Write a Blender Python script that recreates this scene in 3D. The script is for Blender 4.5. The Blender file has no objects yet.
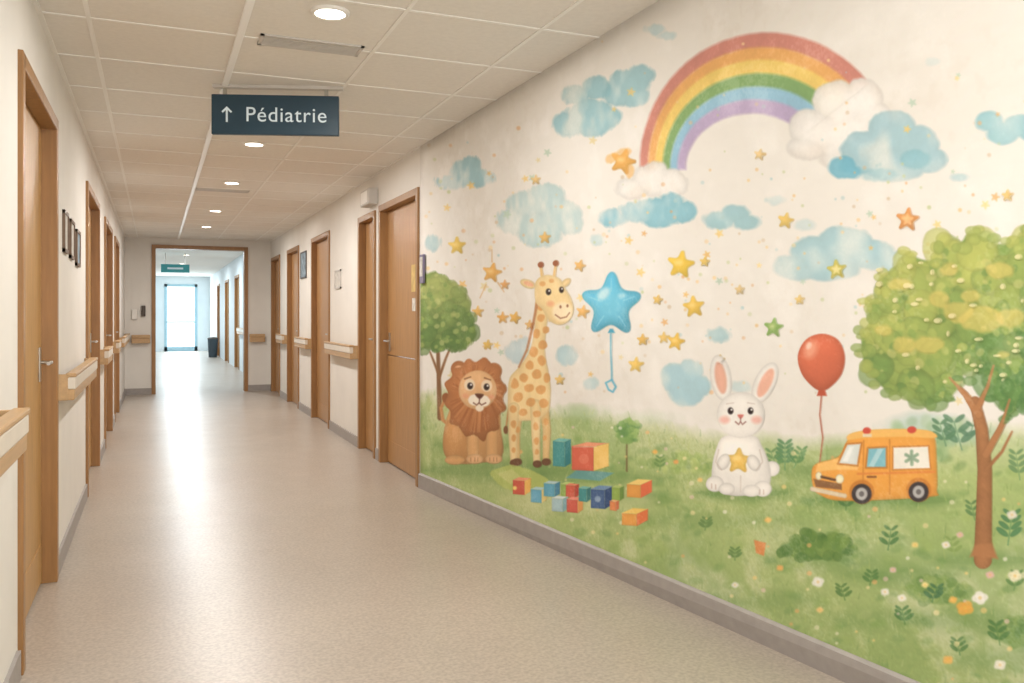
import bpy, bmesh, math, random
import numpy as np
from mathutils import Vector, Matrix
random.seed(7); rng=np.random.default_rng(11)
sc=bpy.context.scene
try:
    sc.view_settings.view_transform='Standard'; sc.view_settings.look='None'
except Exception as e: print(e)

# ------------------------------------------------------------ survey constants (metres)
F=850.0; HZ=315.0; TH=math.atan(357/850.0); C=math.cos(TH); S=math.sin(TH)
CH=1.27; H=2.51; XL=-0.445; XR=1.80; Y0=6.03; YE=14.8; YF=32.0; YB=-3.0
KB=0.11; KT=0.010
def s2l(c):
    c=np.asarray(c,dtype=float)/255.0
    return np.where(c<=0.04045,c/12.92,((c+0.055)/1.055)**2.4)
# ------------------------------------------------------------ materials
def mat(name,rgb,rough=.6,var=.06,scale=8,bump=0.0,bscale=60,metal=0,emit=None,estr=1,stretch=None,spec=.5,rgb2=None,coat=0):
    m=bpy.data.materials.new(name); m.use_nodes=True; nt=m.node_tree; N=nt.nodes; L=nt.links
    b=N['Principled BSDF']; c=[float(v) for v in s2l(rgb)]
    tc=N.new('ShaderNodeTexCoord'); mp=N.new('ShaderNodeMapping'); L.new(tc.outputs['Object'],mp.inputs[0])
    if stretch: mp.inputs['Scale'].default_value=stretch
    n=N.new('ShaderNodeTexNoise'); n.inputs['Scale'].default_value=scale; n.inputs['Detail'].default_value=5
    L.new(mp.outputs[0],n.inputs['Vector'])
    r=N.new('ShaderNodeValToRGB'); L.new(n.outputs['Fac'],r.inputs[0])
    c2=[float(v) for v in s2l(rgb2)] if rgb2 else [v*(1-var*2) for v in c]
    r.color_ramp.elements[0].position=.3; r.color_ramp.elements[1].position=.7
    r.color_ramp.elements[0].color=(*c2,1); r.color_ramp.elements[1].color=(*[min(1,v*(1+var*.6)) for v in c],1)
    L.new(r.outputs[0],b.inputs['Base Color'])
    b.inputs['Roughness'].default_value=rough; b.inputs['Metallic'].default_value=metal
    b.inputs['Specular IOR Level'].default_value=spec
    if emit:
        b.inputs['Emission Color'].default_value=(*[float(v) for v in s2l(emit)],1); b.inputs['Emission Strength'].default_value=estr
    if bump:
        n2=N.new('ShaderNodeTexNoise'); n2.inputs['Scale'].default_value=bscale; L.new(tc.outputs['Object'],n2.inputs['Vector'])
        bp=N.new('ShaderNodeBump'); bp.inputs['Strength'].default_value=bump; bp.inputs['Distance'].default_value=.01
        L.new(n2.outputs['Fac'],bp.inputs['Height']); L.new(bp.outputs[0],b.inputs['Normal'])
    return m
M_wall=mat('plaster_warm_white',(231,227,220),.75,.025,3,.06,90)
M_tile=mat('ceiling_tile_mineral',(234,229,221),.9,.02,40,.12,220)
M_bar=mat('ceiling_bar_white',(243,240,234),.5,.01)
M_bar2=mat('ceiling_channel_white',(253,252,250),.4,.005)
M_base=mat('skirting_vinyl',(163,156,151),.5,.05,20)
M_wood=mat('oak_veneer',(192,150,94),.42,.09,5,.03,40,stretch=(9,9,.8))
M_wood_d=mat('oak_frame_dark',(160,117,70),.4,.09,5,.03,40,stretch=(9,9,.8))
M_wood_r=mat('oak_rail',(194,158,114),.4,.08,5,.03,40,stretch=(9,.8,9))
M_door2=mat('beech_door',(178,134,86),.4,.08,5,.02,40,stretch=(9,9,.7))
M_cream=mat('cream_laminate',(222,213,199),.45,.03)
M_metal=mat('brushed_steel',(190,188,182),.3,.03,20,metal=1)
M_sign=mat('sign_teal_dark',(34,62,78),.4,.04)
M_signtxt=mat('sign_text_white',(210,224,230),.5,.01,emit=(225,235,238),estr=.08)
M_lamp=mat('downlight_diffuser',(255,248,236),.5,0,emit=(255,248,236),estr=9)
M_white=mat('white_enamel',(240,237,231),.4,.02)
M_vent=mat('vent_grey',(204,199,192),.5,.03)
M_dark=mat('dark_frame',(78,70,64),.5,.05)
M_lfr=mat('frame_brown',(120,96,76),.5,.05)
M_paper=mat('paper_print',(220,216,208),.7,.15,30)
M_art=mat('art_print_blue',(150,170,185),.7,.3,14)
M_yel=mat('yellow_notice',(214,184,116),.7,.1,20)
M_green=mat('exit_sign_teal',(30,120,124),.4,.05,emit=(40,140,140),estr=.25)
M_bin=mat('bin_dark_grey',(60,72,80),.5,.05)
M_wallf=mat('plaster_blue_lit',(222,229,232),.75,.02,3,.05,90)  # blue cast of light from the end door, put into the wall colour

# floor
mf=mat('vinyl_floor_speckled',(181,170,158),.30,.04,1.2,0,spec=.5)
nt=mf.node_tree;N=nt.nodes;L=nt.links
b=N['Principled BSDF']; ramp=[x for x in N if x.type=='VALTORGB'][0]; tc=[x for x in N if x.type=='TEX_COORD'][0]
n=N.new('ShaderNodeTexNoise'); n.inputs['Scale'].default_value=70; n.inputs['Detail'].default_value=5; L.new(tc.outputs['Object'],n.inputs['Vector'])
r2=N.new('ShaderNodeValToRGB'); r2.color_ramp.elements[0].position=.34; r2.color_ramp.elements[1].position=.66
r2.color_ramp.elements[0].color=(.82,.81,.80,1); r2.color_ramp.elements[1].color=(1.08,1.08,1.07,1); L.new(n.outputs['Fac'],r2.inputs[0])
mx=N.new('ShaderNodeMixRGB'); mx.blend_type='MULTIPLY'; mx.inputs[0].default_value=1; L.new(ramp.outputs[0],mx.inputs[1]); L.new(r2.outputs[0],mx.inputs[2])
L.new(mx.outputs[0],b.inputs['Base Color'])
n3=N.new('ShaderNodeTexNoise'); n3.inputs['Scale'].default_value=5; L.new(tc.outputs['Object'],n3.inputs['Vector'])
mr=N.new('ShaderNodeMapRange'); mr.inputs['To Min'].default_value=.27; mr.inputs['To Max'].default_value=.40; L.new(n3.outputs['Fac'],mr.inputs['Value']); L.new(mr.outputs[0],b.inputs['Roughness'])
M_floor=mf

# ------------------------------------------------------------ mesh helpers
def link(o): sc.collection.objects.link(o); return o
def from_bm(name,bm,m,smooth=False,recenter=True):
    me=bpy.data.meshes.new(name); bm.to_mesh(me); bm.free()
    if m: me.materials.append(m)
    o=bpy.data.objects.new(name,me)
    if recenter and len(me.vertices):
        xs=[v.co for v in me.vertices]
        c=Vector([(min(p[i] for p in xs)+max(p[i] for p in xs))/2 for i in range(3)])
        me.transform(Matrix.Translation(-c)); o.location=c
    if smooth:
        for p in me.polygons: p.use_smooth=True
    return link(o)
def addbox(bm,b):
    x0,x1,y0,y1,z0,z1=b
    r=bmesh.ops.create_cube(bm,size=1)
    for v in r['verts']:
        v.co=Vector((x0+(v.co.x+.5)*(x1-x0),y0+(v.co.y+.5)*(y1-y0),z0+(v.co.z+.5)*(z1-z0)))
def boxes(name,bl,m,bevel=0):
    bm=bmesh.new()
    for b in bl: addbox(bm,b)
    o=from_bm(name,bm,m)
    if bevel:
        md=o.modifiers.new('bevel','BEVEL'); md.width=bevel; md.segments=2; md.limit_method='ANGLE'
    return o
def group(name,children):
    bpy.context.view_layer.update()
    c=sum((k.location for k in children),Vector())/len(children)
    e=bpy.data.objects.new(name,None); e.empty_display_size=.1; e.location=c; link(e)
    for k in children:
        k.parent=e; k.matrix_parent_inverse=Matrix.Translation(-c)
    return e
def cyl(name,p0,p1,r,m,seg=20):
    p0=Vector(p0);p1=Vector(p1);d=p1-p0
    bm=bmesh.new(); bmesh.ops.create_cone(bm,cap_ends=True,segments=seg,radius1=r,radius2=r,depth=d.length)
    q=d.to_track_quat('Z','Y').to_matrix().to_4x4(); bmesh.ops.transform(bm,matrix=Matrix.Translation((p0+p1)/2)@q,verts=bm.verts)
    return from_bm(name,bm,m)

# ------------------------------------------------------------ shell
boxes('floor',[(-1.2,3.4,YB,YF+.3,-.12,0)],M_floor)
boxes('ceiling',[(-1.2,3.4,YB,YE+.15,H,H+.12),(-1.2,3.4,YE+.15,YF+.3,H+.12,H+.24)],M_tile)
grid=[]
for x in (-.255,.945,1.545): grid.append((x-.009,x+.009,YB,YE,H-.004,H+.001))
y=YB+.35
while y<YE:
    grid.append((XL,2.9,y-.008,y+.008,H-.0035,H+.001)); y+=.6
boxes('trim_ceiling_grid',grid,M_bar)
boxes('trim_ceiling_channel',[(.330,.362,YB,YE,H-.012,H+.001)],M_bar2,.002)
boxes('trim_ceiling_edge',[(XL,XL+.02,YB,YE,H-.006,H),(XR-.02,XR,Y0,YE,H-.006,H)],M_bar)

def wall_boxes(X,sgn,ya,yb,doors,z1=H,th=.16):
    bl=[]; cur=ya
    x0,x1=(X-th,X) if sgn>0 else (X,X+th)
    for d in sorted(doors):
        if d[0]>cur: bl.append((x0,x1,cur,d[0],0,z1))
        bl.append((x0,x1,d[0],d[1],d[2],z1)); cur=d[1]
    if yb>cur: bl.append((x0,x1,cur,yb,0,z1))
    return bl
dl=[(3.46,4.58,2.17),(6.63,7.95,2.17),(8.95,10.3,2.17),(11.1,12.2,2.17)]
dr=[(6.08,7.20,2.18),(7.42,8.02,2.16),(9.56,10.66,2.18),(11.75,12.75,2.18),(13.65,14.6,2.18)]
dr2=[(17.5,18.5,2.18),(20.6,21.7,2.18),(23.6,24.8,2.18),(27,28,2.18)]
boxes('wall_left',wall_boxes(XL,1,YB,YE+.15,dl,H+.12),M_wall)
boxes('wall_right',wall_boxes(XR,-1,Y0,YE+.15,dr,H+.12),M_wall)
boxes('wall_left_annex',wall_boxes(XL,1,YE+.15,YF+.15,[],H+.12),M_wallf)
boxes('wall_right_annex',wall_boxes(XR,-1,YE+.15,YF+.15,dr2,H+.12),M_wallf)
def base(X,sgn,ya,yb,doors):
    bl=[];cur=ya
    x0,x1=(X,X+.014) if sgn>0 else (X-.014,X)
    for d in sorted(doors):
        if d[0]-.06>cur: bl.append((x0,x1,cur,d[0]-.06,0,.10))
        cur=d[1]+.06
    bl.append((x0,x1,cur,yb,0,.10)); return bl
boxes('baseboard_left',base(XL,1,YB,YE,dl),M_base)
boxes('baseboard_right',base(XR,-1,Y0+.0,YE,dr),M_base)
PX0,PX1,PT=.0,1.38,2.35
boxes('wall_partition',[(XL,PX0,YE,YE+.15,0,H+.12),(PX1,XR,YE,YE+.15,0,H+.12),(PX0,PX1,YE,YE+.15,PT,H+.12)],M_wall)
boxes('trim_portal',[(PX0-.05,PX0+.01,YE-.025,YE+.17,0,PT+.05),(PX1-.01,PX1+.05,YE-.025,YE+.17,0,PT+.05),(PX0-.05,PX1+.05,YE-.026,YE+.171,PT-.01,PT+.05)],M_wood_d)
boxes('baseboard_partition',[(XL,PX0-.05,YE-.014,YE,0,.1),(PX1+.05,XR,YE-.014,YE,0,.1)],M_base)
gx0,gx1,gt=.3,1.38,2.35
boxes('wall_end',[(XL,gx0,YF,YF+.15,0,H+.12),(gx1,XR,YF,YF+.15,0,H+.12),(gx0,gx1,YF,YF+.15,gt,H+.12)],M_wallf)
M_alu=mat('door_aluminium_blue',(165,200,214),.4,.02)
xm=(gx0+gx1)/2
fr=boxes('frame',[(gx0,gx0+.09,YF-.02,YF+.06,0,gt),(gx1-.09,gx1,YF-.02,YF+.06,0,gt),(gx0,gx1,YF-.02,YF+.06,gt-.09,gt),(gx0,gx1,YF-.02,YF+.06,0,.16),(gx0,gx1,YF-.015,YF+.055,1.0,1.05)],M_alu)
mg=bpy.data.materials.new('daylight_glass'); mg.use_nodes=True; bs=mg.node_tree.nodes['Principled BSDF']
bs.inputs['Base Color'].default_value=(.8,.93,1,1); bs.inputs['Emission Color'].default_value=(.84,.95,1,1); bs.inputs['Emission Strength'].default_value=1.6
gl=boxes('pane',[(gx0+.05,gx1-.05,YF+.01,YF+.03,.05,gt-.04)],mg)
hd=boxes('push_bar',[(gx0+.15,xm+.3,YF-.08,YF-.05,1.0,1.04)],M_metal)
group('door_glazed',[fr,gl,hd])
boxes('wall_rear',[(-1.2,-.1,YB-.15,YB,0,H),(2.0,3.4,YB-.15,YB,0,H),(-.1,2.0,YB-.15,YB,0,.9),(-.1,2.0,YB-.15,YB,2.2,H)],M_wall)
wf=boxes('added_window_frame',[(-.1,-.04,YB-.1,YB,.9,2.2),(1.94,2.0,YB-.1,YB,.9,2.2),(-.1,2,YB-.1,YB,.9,.96),(-.1,2,YB-.1,YB,2.14,2.2),(.92,.98,YB-.1,YB,.9,2.2)],M_white)
group('added_rear_window',[wf])  # unseen window, added to bring soft light onto the mural wall

# ------------------------------------------------------------ doors
dcount=[0]
def make_door(X,sgn,y0,y1,top,wood,frame,side_handle=0,extra=None,split=False):
    dcount[0]+=1; ch=[]
    fw=.055; pr=.018
    def bx(a,b): return (X+a,X+b) if sgn>0 else (X-b,X-a)
    x0,x1=bx(-.14,pr)
    ch.append(boxes('frame',[(x0,x1,y0-fw+.02,y0+.02,0,top+fw-.02),(x0,x1,y1-.02,y1+fw-.02,0,top+fw-.02),(x0,x1,y0,y1,top-.02,top+fw-.02)],frame,.004))
    a,b_=bx(-.09,-.05)
    if split:
        ch.append(boxes('leaf_upper',[(a,b_,y0+.022,y1-.022,.93,top-.022)],wood,.003))
        ch.append(boxes('leaf_lower',[(a,b_,y0+.022,y1-.022,.008,.922)],wood,.003))
    else:
        ch.append(boxes('leaf',[(a,b_,y0+.022,y1-.022,.008,top-.022)],wood,.003))
    a,b_=bx(-.05,-.046)
    ch.append(boxes('kick_plate',[(a,b_,y0+.05,y1-.05,.02,.20)],wood,.001))
    hy=y1-.10 if side_handle else y0+.10
    dy=-.12 if side_handle else .12
    a,b_=bx(-.05,-.043)
    ch.append(boxes('rose',[(a,b_,hy-.02,hy+.02,.96,1.12)],M_metal,.002))
    xa=X-.045*sgn; xb=X+.0*sgn
    ch.append(cyl('handle_stem',(xa,hy,1.05),(xb,hy,1.05),.008,M_metal))
    ch.append(cyl('handle_lever',(xb,hy,1.05),(xb,hy+dy,1.05),.008,M_metal))
    if extra: ch+=extra
    return group('door_%d'%dcount[0],ch)
for i,d in enumerate(dl): make_door(XL,1,*d,M_wood,M_wood_d,1)
ex=[boxes('notice',[(XR+.045,XR+.05,6.22,6.42,1.45,1.66)],M_yel),boxes('notice_b',[(XR+.045,XR+.05,6.25,6.40,1.30,1.40)],M_paper)]
make_door(XR,-1,*dr[0],M_door2,M_wood_d,1,ex,True)
for d in dr[1:]: make_door(XR,-1,*d,M_door2,M_wood_d,0)
for d in dr2: make_door(XR,-1,*d,M_door2,M_wood_d,0)

# ------------------------------------------------------------ handrails
RZ=.025
def rail(X,sgn,y0,y1,name='handrail'):
    def bx(a,b): return (X+a,X+b) if sgn>0 else (X-b,X-a)
    a,b_=bx(.045,.075); ch=[]
    ch.append(boxes('board',[(a,b_,y0,y1,.82+RZ,.875+RZ)],M_wood_r,.006))
    ch.append(boxes('face',[(*bx(.04,.08),y0,y1,.875+RZ,.935+RZ)],M_cream,.006))
    ch.append(boxes('cap',[(*bx(.035,.084),y0,y1,.935+RZ,.955+RZ)],M_wood_r,.006))
    nb=max(2,int((y1-y0)/.8)+1)
    br=[]
    for k in range(nb):
        yy=y0+.06+(y1-y0-.12)*k/(nb-1); br.append((*bx(0,.05),yy-.02,yy+.02,.84+RZ,.90+RZ))
    br.append((*bx(0,.05),y0,y0+.02,.82+RZ,.95+RZ)); br.append((*bx(0,.05),y1-.02,y1,.82+RZ,.95+RZ))
    ch.append(boxes('brackets',br,M_wood_r,.004))
    group(name,ch)
rail(XL,1,.5,3.05); rail(XL,1,4.75,6.5); rail(XL,1,8.05,8.85); rail(XL,1,10.4,11.0); rail(XL,1,12.3,14.7)
rail(XR,-1,8.12,9.45); rail(XR,-1,10.76,11.65); rail(XR,-1,12.85,13.55); rail(XR,-1,15.2,17.3); rail(XR,-1,18.7,20.4)
def rail_x(x0,x1):
    a=boxes('board',[(x0,x1,YE-.085,YE-.05,.82,.90)],M_wood_r,.008); c=boxes('cap',[(x0,x1,YE-.09,YE-.045,.90,.955)],M_wood_r,.01)
    d=boxes('brackets',[(x0+.03,x0+.07,YE-.055,YE,.83,.89),(x1-.07,x1-.03,YE-.055,YE,.83,.89)],M_wood_r); group('handrail',[a,c,d])
rail_x(XL+.1,PX0-.07); rail_x(PX1+.07,XR-.1)

# ------------------------------------------------------------ mural wall (slightly splayed)
LM=5.45
def wallx(Y,Z):
    return XR+np.maximum(0,Y0-Y)*(KB+(KT-KB)*Z/H)
def inv(px,py):
    r=(px-512)/F; s=(HZ-py)/F; ax=r*C+S; ay=C-r*S
    d=2.0/ax
    for _ in range(14):
        d=float(wallx(d*ay,CH+d*s))/ax
    return d*ay,CH+d*s       # wall coordinates (Y, Z)
PPM=360; NX=int(LM*PPM); NY=int(H*PPM)
uu=(np.arange(NX)+.5)/PPM; vv=(np.arange(NY)+.5)/PPM
Ug,Vg=np.meshgrid(uu,vv); Yg=Y0-Ug; Xg=wallx(Yg,Vg); dg=Xg*S+Yg*C
PXa=(512+F*(Xg*C-Yg*S)/dg).astype(np.float32); PYa=(HZ-F*(Vg-CH)/dg).astype(np.float32)
del Xg,dg,Yg
def vnoise(cell):
    nx=int(LM/cell)+3; ny=int(H/cell)+3; g=rng.random((ny,nx)).astype(np.float32)
    fx=uu/cell; fy=vv/cell; ix=fx.astype(int); iy=fy.astype(int); tx=fx-ix; ty=fy-iy
    tx=tx*tx*(3-2*tx); ty=ty*ty*(3-2*ty)
    a=g[iy][:,ix]*(1-tx)+g[iy][:,ix+1]*tx; b=g[iy+1][:,ix]*(1-tx)+g[iy+1][:,ix+1]*tx
    return (a*(1-ty)[:,None]+b*ty[:,None]).astype(np.float32)
N0=.6*vnoise(.6)+.4*vnoise(.27); N1=.5*vnoise(.16)+.3*vnoise(.08)+.2*vnoise(.04)
N2=.6*vnoise(.035)+.4*vnoise(.015); N3=.5*vnoise(.012)+.5*vnoise(.006)
def col3(c): return np.array(c,dtype=np.float32)/255
CAN=np.empty((NY,NX,3),np.float32); CAN[:]=col3((236,233,227))
def lerpc(mask,c): CAN[:]=CAN*(1-mask[...,None])+col3(c)*mask[...,None]
lerpc(np.clip((N0-.45)*2.2,0,1)*.45,(222,215,204))
lerpc(np.clip((N1-.50)*4,0,1)*.38,(249,247,244))
lerpc(np.clip((N2-.57)*4,0,1)*np.clip((N0-.38)*3,0,1)*.16,(212,202,188))
lerpc(np.clip(((N1*.5+N3*.5)-.60)*6,0,1)*.14,(251,249,245))
FIG=None; FIGS=[]
def fig(name,layer=0):
    global FIG
    FIG=[] ; FIGS.append((name,FIG,layer))
def endfig():
    global FIG; FIG=None
def win(x0,y0,x1,y1):
    c=[inv(a,b) for a in (x0-5,x1+5) for b in (y0-5,y1+5)]
    us=[(Y0-k[0])*PPM for k in c]; vs=[k[1]*PPM for k in c]
    return (slice(max(0,int(min(vs))-2),max(1,min(NY,int(max(vs))+3))),slice(max(0,int(min(us))-2),max(1,min(NX,int(max(us))+3))))
def paint(sl,sd,col,a=1,soft=.8,wob=0,tex=.05,edge=0,ew=3,sh=None,col2=None,fade=0):
    if sd.size==0: return
    if wob: sd=sd+(N2[sl]-.5)*1.3*wob+(N1[sl]-.5)*2.4*wob
    m=np.clip(.5-sd/(2*soft),0,1)*a
    if fade: m=m*(1-fade*np.clip((N1[sl]-.35)*3,0,1))
    c=np.empty(sd.shape+(3,),np.float32); c[:]=col3(col)
    if col2 is not None:
        w=np.clip((N1[sl]-.38)*4,0,1)[...,None]; c=c*(1-w)+col3(col2)*w
    f=1+tex*.6*(N3[sl]-.5)+tex*2.2*(N1[sl]-.5)
    if edge: f=f*(1-edge*np.exp(-np.maximum(-sd,0)/ew))
    if sh:
        cx,cy,r,amt=sh; f=f*(1-amt*np.clip(((PXa[sl]-cx)*.45+(PYa[sl]-cy)*.9)/r,-1,1))
    c=np.clip(c*f[...,None],0,1); m=m[...,None]
    CAN[sl]=CAN[sl]*(1-m)+c*m
def sdpoly(P,x,y):
    d=np.full(x.shape,1e9,np.float32); s=np.ones(x.shape,np.float32); n=len(P)
    for i in range(n):
        ax,ay=P[i]; bx,by=P[i-1]; ex,ey=bx-ax,by-ay; wx=x-ax; wy=y-ay
        t=np.clip((wx*ex+wy*ey)/(ex*ex+ey*ey+1e-9),0,1); qx=wx-ex*t; qy=wy-ey*t
        d=np.minimum(d,qx*qx+qy*qy)
        c1=y>=ay; c2=y<by; c3=ex*wy>ey*wx
        fl=(c1&c2&c3)|(~c1&~c2&~c3); s[fl]*=-1
    return s*np.sqrt(d)
def smooth(P,k=5):
    out=[];n=len(P)
    for i in range(n):
        p0,p1,p2,p3=[np.array(P[(i+j-1)%n],float) for j in range(4)]
        for q in range(k):
            t=q/k; out.append(tuple(.5*((2*p1)+(-p0+p2)*t+(2*p0-5*p1+4*p2-p3)*t*t+(-p0+3*p1-3*p2+p3)*t**3)))
    return out
def poly(P,col,sm=True,sil=True,**k):
    Q=smooth(P) if sm else P
    xs=[p[0] for p in Q];ys=[p[1] for p in Q]; sl=win(min(xs),min(ys),max(xs),max(ys))
    if k.get('sh') and not isinstance(k['sh'],tuple):
        k['sh']=((min(xs)+max(xs))/2,(min(ys)+max(ys))/2,max(max(xs)-min(xs),max(ys)-min(ys))/2,k['sh'])
    paint(sl,sdpoly(Q,PXa[sl],PYa[sl]),col,**k)
    if FIG is not None and sil: FIG.append(Q)
def ellpts(cx,cy,rx,ry,rot=0,n=22):
    cr,sr=math.cos(rot),math.sin(rot)
    return [(cx+rx*math.cos(t)*cr-ry*math.sin(t)*sr,cy+rx*math.cos(t)*sr+ry*math.sin(t)*cr) for t in [2*math.pi*i/n for i in range(n)]]
def ell(cx,cy,rx,ry,col,rot=0,sil=True,**k):
    R=max(rx,ry); sl=win(cx-R,cy-R,cx+R,cy+R); x=PXa[sl]-cx;y=PYa[sl]-cy
    cr,sr=math.cos(rot),math.sin(rot); a=(x*cr+y*sr)/rx; b=(-x*sr+y*cr)/ry
    q=np.sqrt(a*a+b*b)+1e-6; g=np.sqrt((a/rx)**2+(b/ry)**2)/q+1e-6
    if k.get('sh') and not isinstance(k['sh'],tuple): k['sh']=(cx,cy,R,k['sh'])
    paint(sl,(q-1)/g*1.0,col,**k)
    if FIG is not None and sil: FIG.append(ellpts(cx,cy,rx,ry,rot))
def line(P,w0,w1,col,sil=False,**k):
    xs=[p[0] for p in P];ys=[p[1] for p in P];W=max(w0,w1); sl=win(min(xs)-W,min(ys)-W,max(xs)+W,max(ys)+W)
    x=PXa[sl];y=PYa[sl]; sd=np.full(x.shape,1e9,np.float32); n=len(P)-1
    for i in range(n):
        (ax,ay),(bx,by)=P[i],P[i+1]; ex,ey=bx-ax,by-ay
        t=np.clip(((x-ax)*ex+(y-ay)*ey)/(ex*ex+ey*ey+1e-9),0,1)
        w=(w0+(w1-w0)*(i+t)/n)/2
        sd=np.minimum(sd,np.sqrt((x-ax-ex*t)**2+(y-ay-ey*t)**2)-w)
    paint(sl,sd,col,**k)
    if FIG is not None and sil:
        Lf=[];Rt=[]
        for i,p in enumerate(P):
            a=P[max(0,i-1)];b=P[min(n,i+1)];dx,dy=b[0]-a[0],b[1]-a[1];l=math.hypot(dx,dy)+1e-9
            w=(w0+(w1-w0)*i/n)/2; Lf.append((p[0]-dy/l*w,p[1]+dx/l*w)); Rt.append((p[0]+dy/l*w,p[1]-dx/l*w))
        FIG.append(Lf+Rt[::-1])
def starp(cx,cy,r,rot=0,inner=.5):
    P=[]
    for i in range(5):
        a=rot+i*2*math.pi/5
        for da,rr in ((-.13,.93),(0,1.0),(.13,.93),(.628,inner)): P.append((cx+r*rr*math.sin(a+da),cy-r*rr*math.cos(a+da)))
    return P
def star(cx,cy,r,col,rot=0,inner=.56,**k):
    poly(starp(cx,cy,r,rot,inner),col,sm=True,**k)
def inside(P,x,y):
    c=False;n=len(P)
    for i in range(n):
        a=P[i];b=P[i-1]
        if (a[1]>y)!=(b[1]>y) and x<(b[0]-a[0])*(y-a[1])/(b[1]-a[1]+1e-9)+a[0]: c=not c
    return c
def dabs(P,n,r0,r1,cols,a=.5,asp=.8,**k):
    xs=[p[0] for p in P];ys=[p[1] for p in P]
    for _ in range(n):
        x=random.uniform(min(xs),max(xs));y=random.uniform(min(ys),max(ys))
        if not inside(P,x,y): continue
        c=cols(x,y) if callable(cols) else random.choice(cols); r=random.uniform(r0,r1)
        ell(x,y,r,r*asp,c,rot=random.uniform(0,3),sil=False,a=a,**k)
def cloud(cs,col,a=.8,**k):
    x0=min(c[0]-c[2] for c in cs);x1=max(c[0]+c[2] for c in cs);y0=min(c[1]-c[2] for c in cs);y1=max(c[1]+c[2] for c in cs)
    sl=win(x0,y0,x1,y1); x=PXa[sl];y=PYa[sl]; sd=np.full(x.shape,1e9,np.float32)
    for c in cs:
        q=c[3] if len(c)>3 else .75
        sd=np.minimum(sd,(np.sqrt((x-c[0])**2+((y-c[1])/q)**2)-c[2])*q)
    kw=dict(wob=2.2,soft=1.5,tex=.05,fade=.40,edge=.06,ew=3); kw.update(k)
    paint(sl,sd,col,a=a,**kw)
# ---------------- clouds
BL=(152,202,214);BL2=(184,220,227);TE=(132,195,209)
cloud([(570,125,17),(590,118,25),(575,95,14),(596,88,15),(608,118,13)],BL,.85,col2=(182,211,212))
cloud([(628,85,20),(640,75,13),(618,95,14),(636,97,14)],BL,.8,col2=BL2)
cloud([(452,182,15,.55),(465,173,17),(480,178,14,.6),(470,165,10)],BL,.82,col2=BL2)
cloud([(525,205,18),(545,200,21),(560,215,21),(515,222,18),(540,230,23),(570,225,14)],(188,216,218),.85,col2=(204,222,219))
cloud([(655,30,9,.5),(667,36,7,.6)],BL2,.6)
cloud([(432,243,8,1)],BL,.6)
cloud([(720,220,17,.5),(735,214,14,.6),(745,222,13,.5)],BL,.78,col2=BL2)
cloud([(795,268,24,.55),(815,255,25,.7),(845,247,29,.7),(870,255,25,.6),(895,262,21,.5),(830,268,32,.4)],(168,208,218),.88,col2=(190,219,223))
cloud([(990,122,14,.7),(1003,133,16,.7),(1018,126,16,.7),(1035,130,18,.7)],TE,.8,col2=BL)
cloud([(960,178,8,.5)],BL,.6); cloud([(934,62,7,.6)],BL2,.3)
cloud([(517,352,12,.9),(524,345,8,1)],(192,217,225),.8); cloud([(568,356,10,1)],(174,211,221),.75); cloud([(590,384,7,.8)],BL2,.6)
cloud([(718,335,11,.6)],BL,.65); cloud([(742,387,9,.6)],BL2,.5); cloud([(597,240,7,.8)],BL2,.6)
cloud([(675,378,15,1),(690,372,13,1),(685,393,17,.8),(700,385,10,1)],(166,211,226),.8,col2=(196,224,228))
cloud([(776,200,9,.5),(805,225,9,.5)],BL2,.4)
# ---------------- rainbow
def rb(t,f):
    th=math.radians(182-t*(182-38))
    ox,oy=768+128*math.cos(th),165-132*math.sin(th)
    ix,iy=752+66*math.cos(th),168-54*math.sin(th)
    return (ox+(ix-ox)*f,oy+(iy-oy)*f)
fig('painted_rainbow')
bands=[(0,.20,(210,138,124)),(.18,.36,(234,174,102)),(.33,.52,(240,208,114)),(.50,.68,(132,172,110)),(.66,.84,(152,199,225)),(.82,1,(190,172,209))]
for f0,f1,c in bands:
    P=[rb(i/24,f0) for i in range(25)]+[rb(1-i/24,f1) for i in range(25)]
    poly(P,c,sm=False,soft=1.8,wob=.5,tex=.08,a=.95,sil=False)
FIG.append([rb(i/24,0.02) for i in range(25)]+[rb(1-i/24,.98) for i in range(25)])
endfig()
W1=(247,245,241);W2=(236,230,223)
cloud([(838,103,25,.9),(862,98,21,.9),(813,128,23,.8),(845,135,34,.8),(872,118,21,.8),(808,149,20,.6),(845,160,26,.4)],W1,.98,col2=W2,fade=.06,edge=.12,ew=4)
for q in [(838,106,20,16),(862,102,16,13),(818,132,18,13),(850,135,22,15)]: ell(*q,(251,249,246),a=.6,soft=5,edge=.03)
cloud([(868,150,26,.7),(893,132,24,.9),(915,145,24,.8),(928,160,18,.7),(895,165,30,.6),(860,165,18,.5)],(162,202,214),.85,col2=(194,215,217))
cloud([(842,168,14,.7),(852,172,10,.6)],(120,191,215),.85)
cloud([(915,160,14,.6),(880,175,18,.4)],(132,194,210),.5)
cloud([(652,180,20,.8),(633,189,16,.7),(670,184,18,.8),(655,170,12)],W1,.98,col2=W2,fade=.06,edge=.12)
cloud([(612,218,15,.6),(635,212,17,.6),(660,213,23,.6),(682,212,14,.7),(672,202,12,.7),(646,206,10,.7)],(138,198,216),.88,col2=(180,214,222))
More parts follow.
